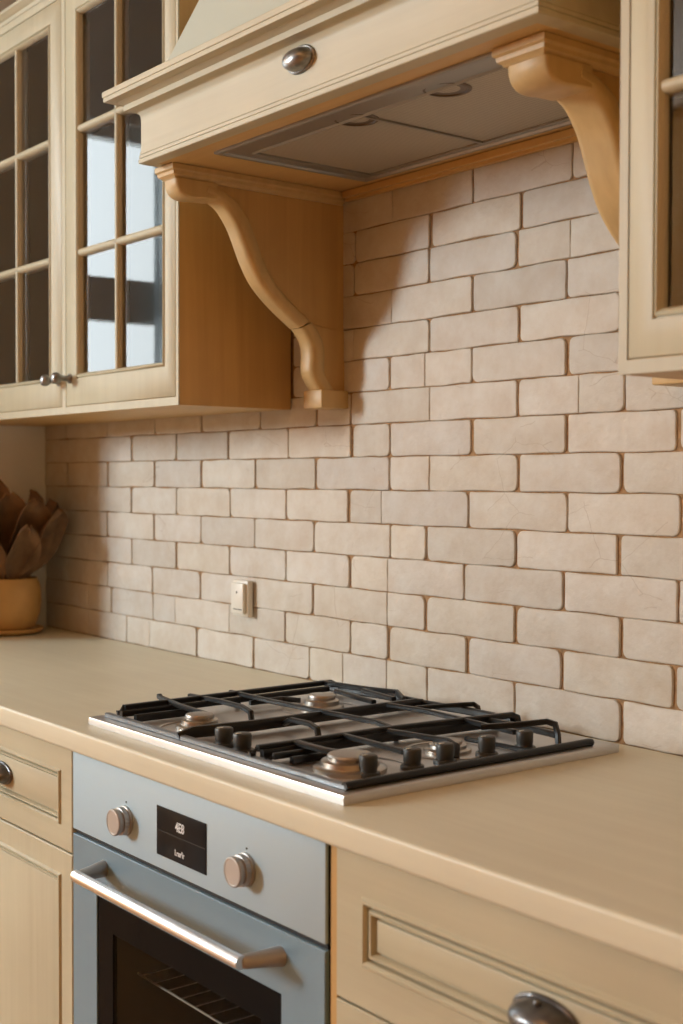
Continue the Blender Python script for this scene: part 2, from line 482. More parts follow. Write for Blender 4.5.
# ------------------------------------------------------------------ base cabinets
YF = -.556
def panel_prof(y, th, o, i, big=True):
    W_ = i-o
    f = lambda k: o+W_*k
    return [(0, y+th), (0, y+.0015), (.0015, y), (o, y), (f(.04), y-.0008), (f(.16), y-.0036), (f(.32), y-.0036), (f(.46), y-.0004), (f(.49), y+.0050), (f(.58), y+.0055),
            (f(.62), y+.0010), (f(.72), y-.0010), (f(.84), y-.0005), (f(.93), y+.0030), (f(.96), y+.0072), (f(1.08), y+.0076), (f(1.14), y+.0040), (f(1.3), y+.0030)]
def panel_front(name, par, x0, x1, z0, z1, o, i, mat):
    b = MB(); b.ringframe(x0, x1, z0, z1, panel_prof(YF, .020, o, i), cap=True)
    return b.build(name, mat, par, smooth=25)
def cup_pull(par, name, cx, cz, y, rx=.036, rz=.0155, dep=.028, label=None):
    """domed cup pull: rim on the front, shell bulging out, open below"""
    b = MB()
    n = 26; R = []
    for t in (1.16, 1.14, 1.05, 1.0):
        yy = {1.16: 0, 1.14: -.0022, 1.05: -.0034, 1.0: -.003}[t]
        R.append([(cx+rx*t*math.cos(2*PI*k/n), y+yy, cz+rz*t*math.sin(2*PI*k/n)*1.05) for k in range(n)])
    for j in range(1, 8):
        a = j/8*PI/2
        R.append([(cx+rx*math.cos(a)**.8*math.cos(2*PI*k/n), y-.003-dep*math.sin(a), cz-.003*math.sin(a)+rz*math.cos(a)**.8*math.sin(2*PI*k/n)) for k in range(n)])
    b.rings(R)
    # small finial bump along the top of the shell
    if name != 'oval_pull': b.lathe([(.0001, -.0035), (.003, -.002), (.0038, 0), (.003, .0022), (.0001, .0035)], (cx, y-.012, cz+rz*.98), 'z', n=10)
    o = b.build(name, M['pewter' if name == 'oval_pull' else 'dark_pewter'], par, smooth=60)
    if label: o['label'] = label
    return o
def base_unit(name, loc, label, xa, xb, cols, zgaps, o, i, handles, pdx=0.):
    t = thing(name, loc, label, 'cabinet')
    b = MB(); b.box(xa, xb, YF+.020, -.02, .10, CU-.001)
    b.build('carcass', M['side_z'], t, smooth=0)
    b = MB(); b.box(xa+.02, xb-.02, YF+.07, -.05, 0, .099); b.build('plinth', M['cream_x'], t, smooth=0)
    for (x0, x1) in cols:
        zs = zgaps
        for k, (za, zb) in enumerate(zs):
            nm = 'drawer' if handles[k] != 'door' else 'door'
            d = panel_front(nm, t, x0, x1, za, zb, o, i, M['cream_x'] if nm == 'drawer' else M['cream_z'])
            if nm == 'drawer': cup_pull(d, 'cup_pull', (x0+x1)/2+pdx, (za+zb)/2 + handles[k], YF+.002, label='dark pewter cup pull')
            else: cup_pull(d, 'cup_pull', x0+.06, zb-.10, YF+.002, rx=.02, rz=.017, label='dark pewter pull')
    return t
base_unit('base_cabinet', (-.69, -.29, 0), 'cream base cabinet with panelled drawer above a door, left of the oven', -1.31, -.064,
          [(-1.30, -.9395), (-.9365, -.5765), (-.5735, -.0645)], [(.7095, CU-.0015), (.105, .7065)], .036, .050, [-.002, 'door'], -.003)
rb = base_unit('base_cabinet', (1.42, -.29, 0), 'cream drawer cabinet with wide framed drawers, right of the oven', .572, 2.29,
          [(.577, 1.165), (1.170, 1.73), (1.735, 2.285)], [(.6985, CU-.0015), (.42, .6955), (.105, .417)], .045, .064, [-.005, 0, 0], .018)
b = MB(); b.box(.5655, .5768, YF+.002, YF+.03, .10, CU-.001); b.build('side_shade_strip', M['side_z'], rb, smooth=0)  # strip coloured with the orange shade of the cabinet edge

# ------------------------------------------------------------------ oven
OX0, OX1 = -.0615, .5575
t = thing('oven', (.25, -.29, 0), 'built-in steel oven with display, two knobs and black glass door below the hob', 'oven')
b = MB()
b.box(OX0+.004, .030, YF+.024, -.03, .13, CU-.002); b.box(.457, OX1-.002, YF+.024, -.03, .13, CU-.002)
b.box(.030, .457, YF+.024, -.03, .675, CU-.002); b.box(.030, .457, YF+.024, -.03, .13, .225); b.box(.030, .457, -.10, -.03, .225, .675)
b.build('body', M['cavity'], t, smooth=0)
b = MB(); b.box(OX0, OX1, YF+.02, YF+.05, .0, .128); b.build('plinth', M['cream_x'], t, smooth=0)
b = MB(); b.box(OX0, OX1, YF, YF+.005, .749, CU-.0015, .0012)
cp = b.build('control_panel', M['steel_panel'], t)
b = MB(); b.box(OX0+.002, OX1-.002, YF+.0052, YF+.023, .7420, CU-.004); b.build('air_gap', M['blackgap'], t, smooth=0)
# display set in the panel
b = MB(); b.box(.187, .3105, YF-.0012, YF+.002, .7675, .8335, .0006); b.mi = 0
dp = b.build('display', M['display'], cp)
b = MB(); b.box(.1885, .309, YF-.0016, YF-.001, .8005, .8015); b.build('divider_line', M['hole'], dp, smooth=0)
def text_mesh(txt, size, x, y, z, name, mat, par, sx=1.):
    cu = bpy.data.curves.new('txt', 'FONT'); cu.body = txt; cu.size = size; cu.extrude = .0002; cu.offset = .0003
    cu.align_x = 'CENTER'
    tmp = bpy.data.objects.new('txt', cu); COL.objects.link(tmp)
    dg = bpy.context.evaluated_depsgraph_get(); dg.update()
    m_ = bpy.data.meshes.new_from_object(tmp.evaluated_get(dg))
    bpy.data.objects.remove(tmp); bpy.data.curves.remove(cu)
    bm_ = bmesh.new(); bm_.from_mesh(m_); bpy.data.meshes.remove(m_)
    for v in bm_.verts: v.co = Vector((x + v.co.x*sx, y - v.co.z, z + v.co.y))
    q = MB(); q.bm.free(); q.bm = bm_
    return q.build(name, mat, par, smooth=0)
text_mesh('4E8', .0175, .247, YF-.0015, .8085, 'printed_digits', M['digits'], dp, .85)
text_mesh("Leur'ir", .0105, .2465, YF-.0015, .7765, 'printed_word', M['digits'], dp, .85)
def oven_knob(cx, cz):
    b = MB()
    b.lathe([(.0001, -.001), (.0205, -.001), (.0205, .0035), (.0188, .0045), (.0188, .0050)], (cx, YF, cz), '-y', 36)
    # milled collar
    n = 48; R = []
    for h, r in [(.0045, .0178), (.0050, .0188), (.0115, .0188), (.0122, .0176)]:
        R.append([(cx+(r+(.0008 if k % 2 else 0))*math.cos(2*PI*k/n), YF-h, cz+(r+(.0008 if k % 2 else 0))*math.sin(2*PI*k/n)) for k in range(n)])
    b.rings(R)
    b.lathe([(.0165, .0118), (.0165, .0150), (.0182, .0156), (.0186, .0170), (.0186, .0200), (.0178, .0212), (.0162, .0215), (.0155, .0209), (.0001, .0208)], (cx, YF, cz), '-y', 36)
    o = b.build('control_knob', M['bronze'], cp, smooth=40)
    b = MB(); b.lathe([(.0015, 0), (.0015, .0006), (.0001, .0006)], (cx+.001, YF, cz+.0255), '-y', 10)
    b.build('dial_mark', M['hole'], cp)
oven_knob(.1010, .7945); oven_knob(.4000, .7970)
# door: steel frame, dark glass
GX0, GX1, GZ0, GZ1 = .013, .4735, .235, .667
b = MB(); b.box(0, 1, 0, 1, 0, 1) if False else None
b.rings([[(OX0+d, y, .14+d), (OX1-d, y, .14+d), (OX1-d, y, .7415-d), (OX0+d, y, .7415-d)] for d, y in [(0, YF+.006), (0, YF+.0012), (.0012, YF)]] +
        [[(GX0+d, y, GZ0+d), (GX1-d, y, GZ0+d), (GX1-d, y, GZ1-d), (GX0+d, y, GZ1-d)] for d, y in [(0, YF), (.0005, YF+.004), (.0005, YF+.022)]], cap0=False, cap1=False)
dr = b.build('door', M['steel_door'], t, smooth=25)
b = MB()
gx0, gx1, gz1 = GX0+.045, GX1-.045, GZ1-.045
b.rings([[(GX0+.001+d, y, GZ0+.001+d), (GX1-.001-d, y, GZ0+.001+d), (GX1-.001-d, y, GZ1-.001-d), (GX0+.001+d, y, GZ1-.001-d)] for d, y in [(0, YF+.006), (0, YF+.002), (.044, YF+.002), (.044, YF+.006)]], cap0=False, cap1=False)
b.build('glass_border', M['blackglass'], dr, smooth=0)
b = MB(); b.box(gx0, gx1, YF+.0025, YF+.0055, GZ0+.045, gz1); b.build('window_glass', M['ovenglass'], dr, smooth=0)
b = MB()
for z in (.5456, .36):
    for y in (-.500, -.12): b.tube([(.034, y, z), (.453, y, z)], .0034, n=8)
    for k in range(12):
        x = .045 + k*.036; b.tube([(x, -.500, z), (x, -.12, z)], .0018, n=6)
b.build('oven_rack', M['rack'], t)
# handle bar on two arms
hb = MB(); hb.tube([(.046, -.606, .7125), (.06, -.6065, .7125), (.45, -.6065, .7125), (.464, -.606, .7125)], .0165, n=18)
h = hb.build('handle', M['satin'], dr, smooth=50)
for xa, xb in ((.050, .036), (.459, .472)):
    a = MB()
    a.rings([[(xa+(xb-xa)*s + u*sc, YF+.001-.049*(1-s), .7115+v*sc*.9) for u, v in [(.010*math.cos(2*PI*k/16), .0115*math.sin(2*PI*k/16)) for k in range(16)]] for s, sc in [(0, .72), (.12, .85), (.5, .95), (.85, 1.12), (1, 1.2)]])
    a.build('handle_arm', M['bronze'], dr, smooth=50)

# ------------------------------------------------------------------ gas hob
PX0, PX1, PY0, PY1, PZ = -.067, .553, -.527, -.050, .912
t = thing('gas_hob', (.24, -.29, CT), 'stainless gas hob with black pan supports set on the wooden worktop', 'hob')
b = MB()
def rect(d, z): return [(PX0+d, PY0+d, z), (PX1-d, PY0+d, z), (PX1-d, PY1-d, z), (PX0+d, PY1-d, z)]
b.rings([rect(0, CT+.0003), rect(0, PZ-.003), rect(.0008, PZ-.001), rect(.003, PZ), rect(.030, PZ), rect(.034, PZ-.001), rect(.05, PZ-.0015)])
pl = b.build('plate', M['steel'], t, smooth=30)
# low enamel rail along the front and right edges; front coloured with reflected daylight
TZ = .929
b = MB()
b.tube([(-.045, -.507, .9155), (.535, -.507, .9155)], .010, .0075, square=True)
b.build('front_rail', M['rail_lit'], t, smooth=40)
b = MB()
b.tube([(.535, -.512, .917), (.537, -.095, .917), (.537, -.088, .916)], .011, .010, n=12)
b.build('side_rail', M['rail'], t, smooth=50)
W = .0085
def grate(name, bars):
    g = MB()
    for pts, w, h, sq in bars: g.tube(pts, w, h, square=sq)
    return g.build(name, M['iron'], t, smooth=35)
zb = PZ+.0005
def legd(x, y): return [(x, y, TZ-.002), (x, y, zb)]
left = [
 # outer side bar with bent-down ends
 ([(-.016, -.500, zb), (-.016, -.502, TZ-.005), (-.017, -.494, TZ), (-.022, -.30, TZ), (-.024, -.10, TZ), (-.024, -.092, TZ-.004), (-.024, -.092, zb)], W, W, True),
 ([(-.003, -.507, .9225), (-.004, -.30, .9225), (-.004, -.12, .9225)], .008, .009, True),
 ([(.018, -.495, .918), (.020, -.405, .918)], .009, .011, True),
 # middle bar, tall section
 ([(.168, -.512, .9145), (.172, -.49, .921), (.187, -.40, .922), (.188, -.30, .922), (.19, -.10, .922), (.19, -.085, .920)], W, .0155, True),
 # back bar
 ([(-.024, -.115, TZ), (.08, -.095, TZ), (.125, -.080, TZ), (.165, -.10, TZ-.003), (.172, -.112, zb)], W*.8, W, True),
 ([(-.024, -.105, .921), (.10, -.085, .921), (.19, -.085, .921)], W, .012, True),
 # fingers over the front burner
 ([(-.058, -.410, TZ+.004), (-.052, -.412, TZ+.002), (.02, -.420, TZ), (.098, -.423, TZ-.001)], W, W*.8, True),
 ([(-.050, -.360, TZ), (.02, -.350, TZ), (.085, -.351, TZ), (.112, -.354, TZ-.004), (.124, -.360, zb)], W, W*.8, True),
 # long bar across the whole hob
 ([(-.040, -.289, TZ), (.07, -.288, TZ), (.184, -.280, TZ), (.30, -.270, TZ), (.340, -.272, TZ-.003), (.352, -.275, zb)], W, W*.8, True),
 # fingers over the back burner
 ([(.056, -.149, TZ), (.115, -.160, TZ), (.172, -.167, TZ)], W, W*.8, True),
 ([(.078, -.112, TZ), (.125, -.118, TZ), (.170, -.125, TZ)], W, W*.8, True),
 ([(.03, -.30, .922), (.034, -.24, .9225), (.06, -.225, .9225)], W*.7, W*.9, True),
 ([(-.004, -.30, zb), (-.004, -.30, .922)], W, W, True),
]
grate('pan_support', left)
right = [
 ([(.340, -.505, zb), (.341, -.508, TZ-.006), (.343, -.500, TZ-.001), (.345, -.442, TZ-.001), (.350, -.30, TZ), (.366, -.16, TZ), (.378, -.078, TZ), (.380, -.069, TZ-.004), (.381, -.066, zb)], W, W, True),
 ([(.352, -.500, .921), (.354, -.30, .920), (.370, -.10, .920)], W, .0135, True),
 ([(.368, -.500, zb), (.368, -.502, .919), (.370, -.495, .9215), (.372, -.42, .9215)], .008, .008, True),
 ([(.386, -.478, .917), (.388, -.415, .917)], .009, .009, True),
 # wide finger to the front burner
 ([(.346, -.442, TZ), (.375, -.443, TZ), (.408, -.443, TZ), (.430, -.437, TZ)], .014, .006, True),
 ([(.350, -.366, TZ), (.41, -.367, TZ), (.474, -.367, TZ-.001)], W, W*.8, True),
 ([(.362, -.298, TZ), (.42, -.286, TZ), (.458, -.279, TZ), (.478, -.281, TZ-.004), (.488, -.291, zb)], W, W*.8, True),
 # finger back towards the middle bar, with its bent foot
 ([(.213, -.354, TZ), (.255, -.352, TZ), (.274, -.353, TZ-.004), (.283, -.357, zb)], W, W*.8, True),
 ([(.192, -.350, .920), (.213, -.354, TZ)], W, W*.8, True),
 # long bar to the back right
 ([(.205, -.166, TZ), (.282, -.155, TZ), (.374, -.162, TZ), (.472, -.168, TZ)], W, W*.8, True),
 # raised loops at the back
 ([(.250, -.150, TZ), (.268, -.100, TZ+.001), (.282, -.062, TZ+.001), (.290, -.060, TZ-.003), (.296, -.062, zb)], W*.75, W*.75, True),
 ([(.44, -.20, TZ+.006), (.475, -.165, .9395), (.500, -.135, .944), (.509, -.129, .941), (.516, -.131, .928), (.519, -.133, zb)], W*.8, W*.9, True),
 ([(.374, -.12, .925), (.44, -.12, .926), (.500, -.128, .927), (.514, -.131, .927)], W, W, True),
 ([(.41, -.20, zb+.002), (.52, -.19, zb+.002)], W*.7, W*.7, True),
 ([(.19, -.085, .921), (.28, -.075, .921), (.376, -.075, .921)], W, .011, True),
]
grate('pan_support', right)
def burner(cx, cy, r, capmat, hh=1.):
    b = MB()
    b.lathe([(r*1.0, -.001), (r*1.0, .004*hh), (r*.94, .0055*hh), (r*.80, .006*hh), (r*.78, .011*hh), (r*.70, .0125*hh), (.0001, .0125*hh)], (cx, cy, PZ-.001), 'z', 36)
    o = b.build('burner', M['burner'], t, smooth=40)
    b = MB()
    b.lathe([(r*.60, .0120*hh), (r*.62, .0160*hh), (r*.58, .0180*hh), (r*.40, .0188*hh), (.0001, .0190*hh)], (cx, cy, PZ-.001), 'z', 32)
    b.build('burner_cap', capmat, o, smooth=40)
    # shallow pressed ring around the burner
    b = MB(); n = 40; R = []
    for k in range(n+1):
        a = 2*PI*k/n
        R.append((cx+r*1.75*math.cos(a), cy+r*1.75*math.sin(a), PZ-.0005))
    b.tube(R, .006, .0022, n=8)
    b.build('pressed_ring', M['steel'], o, smooth=60)
burner(.108, -.440, .034, M['cap'], 1.15)
burner(.088, -.203, .035, M['cap'], 1.25)
burner(.452, -.437, .046, M['cap'], 1.15)
burner(.440, -.262, .032, M['cap'], .8)
def hob_knob(cx, cy, k=1.):
    b = MB()
    b.lathe([(.0001, -.001), (.0150*k, -.001), (.0150*k, .003), (.0142*k, .0042), (.0112*k, .0048), (.0106*k, .0075), (.0112*k, .0095), (.0116*k, .0225), (.0108*k, .0245), (.0095*k, .0252), (.0001, .0253)], (cx, cy, PZ), 'z', 28)
    o = b.build('knob', M['knob'], t, smooth=40)
    b = MB(); b.box(cx-.0010, cx+.0010, cy-.0100, cy-.002, PZ+.0250, PZ+.0258); b.build('pointer_mark', M['white'], o, smooth=0)
for (x, y) in [(.240, -.484), (.287, -.486), (.491, -.4395), (.4945, -.372), (.497, -.319), (.4965, -.245), (.500, -.178)]:
    hob_knob(x, y, 1.08 if x < .3 else 1.)

# ------------------------------------------------------------------ wall cabinets with glazed doors
def glazed_door(par, x0, x1, z0, z1, gx0, gx1, gz0, gz1, y, vb, hb_, mat=None):
    b = MB()
    R = [[(x0+d, yy, z0+d), (x1-d, yy, z0+d), (x1-d, yy, z1-d), (x0+d, yy, z1-d)] for d, yy in [(0, y+.02), (0, y+.0012), (.0012, y)]]
    bd = .010
    R += [[(gx0-d, yy, gz0-d), (gx1+d, yy, gz0-d), (gx1+d, yy, gz1+d), (gx0-d, yy, gz1+d)] for d, yy in
          [(bd+.0010, y), (bd, y+.0035), (bd-.0015, y+.0035), (bd-.0025, y-.0005), (bd-.005, y-.0018), (.003, y+.0000), (.0008, y+.004), (0, y+.008), (0, y+.02)]]
    b.rings(R, cap0=False, cap1=False)
    # glazing bars, half round in front
    def bar(p, q, w=.0135):
        horiz = abs(p[0]-q[0]) > abs(p[1]-q[1])
        sec = [(-w/2, y+.016), (-w/2, y+.006), (-w*.36, y+.0015), (-w*.14, y-.0008), (w*.14, y-.0008), (w*.36, y+.0015), (w/2, y+.006), (w/2, y+.016)]
        R = []
        for e in (p, q):
            R.append([((e[0], yy, e[1]+o) if horiz else (e[0]+o, yy, e[1])) for o, yy in sec])
        b.rings(R)
    for x in vb: bar((x, gz0-.001), (x, gz1+.001))
    for z in hb_: bar((gx0-.001, z), (gx1+.001, z), .0150)
    d = b.build('door', mat or M['cream_z'], par, smooth=50)
    g = MB(); g.box(gx0+.0005, gx1-.0005, y+.0105, y+.0135, gz0+.0005, gz1-.0005)
    g.build('pane', M['glass'], d, smooth=0)
    return d
def ball_knob(par, cx, cz, y):
    b = MB()
    b.lathe([(.0001, -.001), (.010, -.001), (.010, .002), (.0065, .004), (.0055, .010), (.006, .018), (.0085, .022), (.0115, .027), (.0120, .031), (.0105, .036), (.006, .039), (.0001, .0395)], (cx, y, cz), '-y', 22)
    o = b.build('knob', M['pewter'], par, smooth=60); o['label'] = 'small dark pewter knob'
    return o
UY, UZ0, UZ1 = -.2478, 1.400, 2.262
cab = thing('wall_cabinet', (-.79, -.124, UZ0), 'cream wall cabinet with two glazed doors left of the cooker hood', 'cabinet')
xa, xb = -1.318, -.270
b = MB()
b.box(xb-.018, xb, UY+.003, -.004, UZ0, UZ1, .0008)
b.build('side_panel', M['side_z'], cab, smooth=0)
b = MB(); b.box(xa, xa+.018, UY+.003, -.004, UZ0, UZ1); b.box(xa+.018, xb-.018, -.014, -.004, UZ0, UZ1)
b.box(xa+.018, xb-.018, UY+.02, -.014, UZ1-.02, UZ1)
b.build('carcass', M['inner'], cab, smooth=0)
b = MB(); b.box(xa+.018, xb-.018, UY+.003, -.0145, UZ0, UZ0+.016); b.build('bottom_panel', M['side_x'], cab, smooth=0)
for z in (1.7215, 1.962):
    b = MB(); b.box(xa+.019, xb-.019, UY+.04, -.015, z-.008, z+.008); b.build('shelf', M['inner'], cab, smooth=0)
# face frame
b = MB()
b.box(xa, xb, UY, UY+.0028, UZ0, UZ0+.0145); b.box(xa, xb, UY, UY+.0028, 2.2375, UZ1)
b.box(-.2775, xb, UY, UY+.0028, UZ0+.0145, 2.2375); b.box(-.7215, -.7055, UY, UY+.0028, UZ0+.0145, 2.2375)
b.box(xa, -1.158, UY, UY+.0028, UZ0+.0145, 2.2375)
b.build('face_frame', M['cream_z'], cab, smooth=0)
d1 = glazed_door(cab, -1.1565, -.7228, 1.4155, 2.2365, -1.098, -.783, 1.4775, 2.186, UY, [-.9395], [1.7180, 1.9600])
d2 = glazed_door(cab, -.7042, -.2788, 1.4155, 2.2365, -.6485, -.3265, 1.4795, 2.186, UY, [-.4965], [1.7175, 1.9610])
ball_knob(d1, -.737, 1.468, UY); ball_knob(d2, -.687, 1.470, UY)
# crown: small stepped moulding
def sweep(path, prof, name, mat, par, smooth=30):
    """profile (outward offset, z) swept along an open plan path with mitred corners"""
    P = [Vector((*p, 0)) for p in path]; R = []
    for i, p in enumerate(P):
        ns = []
        if i: d = (P[i]-P[i-1]).normalized(); ns.append(Vector((d.y, -d.x, 0)))
        if i < len(P)-1: d = (P[i+1]-P[i]).normalized(); ns.append(Vector((d.y, -d.x, 0)))
        if len(ns) == 1: n = ns[0]
        else: n = (ns[0]+ns[1]); n = n/ (n.length**2/2)
        R.append([(p.x+n.x*o, p.y+n.y*o, z) for o, z in prof])
    b = MB(); b.rings(R); return b.build(name, mat, par, smooth=smooth)
sweep([(xa, UY), (xb, UY), (xb, -.006)], [(-.01, UZ1-.008), (.0015, UZ1-.008), (.003, UZ1), (.008, UZ1+.003), (.010, UZ1+.006), (.014, UZ1+.009), (.015, UZ1+.014), (-.01, UZ1+.015)], 'crown_moulding', M['cream_x'], cab)

RX, RY, RZ0 = .8005, -.354, 1.3815
cab = thing('wall_cabinet', (1.4, -.17, RZ0), 'wooden wall cabinet with glazed door right of the cooker hood', 'cabinet')
xr = 2.02
for q in (RX, xr-.018):
    b = MB(); b.box(q, q+.018, RY+.003, -.006, RZ0, UZ1, .0008)
    b.build('side_panel', M['side_z'], cab, smooth=0)
b = MB(); b.box(RX+.018, xr-.018, -.016, -.006, RZ0, UZ1); b.box(RX+.018, xr-.018, RY+.02, -.016, UZ1-.02, UZ1)
b.build('carcass', M['inner'], cab, smooth=0)
b = MB(); b.box(RX+.018, xr-.018, RY+.003, -.0165, RZ0, RZ0+.016); b.build('bottom_panel', M['side_x'], cab, smooth=0)
b = MB(); b.box(RX+.019, xr-.019, RY+.05, -.017, 1.665, 1.68); b.build('shelf', M['inner'], cab, smooth=0)
b = MB()
b.box(RX, xr, RY, RY+.0028, RZ0, RZ0+.0145); b.box(RX, xr, RY, RY+.0028, 2.2375, UZ1)
b.box(RX, RX+.0115, RY, RY+.0028, RZ0+.0145, 2.2375); b.box(xr-.0115, xr, RY, RY+.0028, RZ0+.0145, 2.2375)
b.box(1.404, 1.417, RY, RY+.0028, RZ0+.0145, 2.2375)
b.build('face_frame', M['cream_z'], cab, smooth=0)
glazed_door(cab, RX+.0128, 1.4028, RZ0+.0158, 2.2365, .8555, 1.353, 1.4470, 2.186, RY, [1.104], [1.672, 1.93])
glazed_door(cab, 1.4182, xr-.0128, RZ0+.0158, 2.2365, 1.468, 1.955, 1.4470, 2.186, RY, [1.712], [1.6795, 1.93])

# ------------------------------------------------------------------ cooker hood
HX0, HX1, HY, HZ = -.1445, .718, -.392, 1.774
hood = thing('cooker_hood', (.287, -.2, HZ), 'cream mantel cooker hood with moulded crown above the hob', 'cooker hood')
prof = [(-.02, HZ), (.0020, HZ), (.0030, HZ+.001), (.0030, HZ+.0065), (.0010, HZ+.0072), (.0010, HZ+.0082), (.0022, HZ+.0090), (.0022, HZ+.0130), (.0005, HZ+.0137), (.0005, HZ+.0145),
        (.0014, HZ+.0152), (.0014, HZ+.0188), (0, HZ+.0195), (0, HZ+.070), (.0010, HZ+.0762), (.0045, HZ+.0815), (.0095, HZ+.0842),
        (.0195, HZ+.0845), (.0200, HZ+.0850), (.0200, HZ+.0935), (.0260, HZ+.0965), (.0290, HZ+.0988), (.0435, HZ+.0992), (.0440, HZ+.0996), (.0440, HZ+.1062), (.0455, HZ+.1068), (.0455, HZ+.1150), (.0440, HZ+.1165), (-.02, HZ+.1190)]
sweep([(HX0, -.252), (HX0, HY), (HX1, HY), (HX1, -.006)], prof, 'mantel', M['cream_x'], hood, smooth=28)
# underside boards around the filter unit
IX0, IX1, IY0, IY1 = -.006, .598, -.343, -.040
b = MB()
for (p, q, r, s_) in [(HX0+.004, HX1-.004, HY+.004, IY0), (HX0+.004, IX0, IY0, -.004), (IX1, HX1-.004, IY0, -.004), (IX0, IX1, IY1, -.004)]:
    b.box(p, q, r, s_, HZ+.0005, HZ+.014)
b.build('underside_board', M['side_x'], hood, smooth=0)
b = MB(); b.box(HX0+.02, HX1-.02, HY+.02, -.01, HZ+.095, HZ+.112); b.build('top_board', M['side_x'], hood, smooth=0)
# frieze board against the bricks
b = MB(); b.box(-.098, .600, -.020, -.0045, 1.762, 1.7735, .001); b.box(-.098, .600, -.012, -.0045, 1.757, 1.762)
b.build('wall_batten', M['side_x'], hood, smooth=0)
# chimney breast, tapering back and in
b = MB()
b.rings([[(-.128, -.380, HZ+.117), (.702, -.380, HZ+.117), (.702, -.012, HZ+.117), (-.128, -.012, HZ+.117)],
         [(.030, -.190, 2.36), (.545, -.190, 2.36), (.545, -.012, 2.36), (.030, -.012, 2.36)],
         [(.030, -.190, ZC-.002), (.545, -.190, ZC-.002), (.545, -.012, ZC-.002), (.030, -.012, ZC-.002)]])
b.build('chimney', M['chimney'], hood, smooth=20)
# filter unit
b = MB()
def rc(x0, x1, y0, y1, z): return [(x0, y0, z), (x1, y0, z), (x1, y1, z), (x0, y1, z)]
fx0, fx1, fy0, fy1 = IX0+.034, IX1-.030, IY0+.056, IY1-.020
b.rings([rc(IX0, IX1, IY0, IY1, HZ+.012), rc(IX0, IX1, IY0, IY1, HZ-.003), rc(IX0+.003, IX1-.003, IY0+.003, IY1-.003, HZ-.0045),
         rc(IX0+.009, IX1-.009, IY0+.009, IY1-.008, HZ-.0045), rc(IX0+.011, IX1-.011, IY0+.011, IY1-.010, HZ-.001),
         rc(fx0-.006, fx1+.006, fy0-.006, fy1+.005, HZ+.0005), rc(fx0-.003, fx1+.003, fy0-.003, fy1+.003, HZ-.002), rc(fx0, fx1, fy0, fy1, HZ-.001), rc(fx0, fx1, fy0, fy1, HZ+.010)], cap0=False, cap1=False)
fu = b.build('filter_frame', M['hoodsteel'], hood, smooth=25)
mid = .291
for (p, q) in ((fx0, mid-.003), (mid+.003, fx1)):
    b = MB(); b.box(p, q, fy0+.0005, fy1-.0005, HZ+.002, HZ+.006)
    b.build('grease_filter', M['filter'], fu, smooth=0)
b = MB(); b.box(mid-.003, mid+.003, fy0, fy1, HZ-.001, HZ+.006); b.build('filter_divider', M['hoodsteel'], fu, smooth=0)
for cx, cy in ((.268, -.282), (.452, -.280)):
    b = MB(); b.lathe([(.0001, .012), (.033, .012), (.033, .0002), (.031, -.0012), (.028, -.0012), (.027, .0006), (.0001, .0012)], (cx, cy, HZ+.0012), 'z', 30)
    b.build('hood_lamp', M['lampglass'], fu, smooth=40)
# oval pull on the mantel
cup_pull(hood, 'oval_pull', .287, 1.832, HY, rx=.0275, rz=.0155, dep=.020, label='dark pewter oval pull')

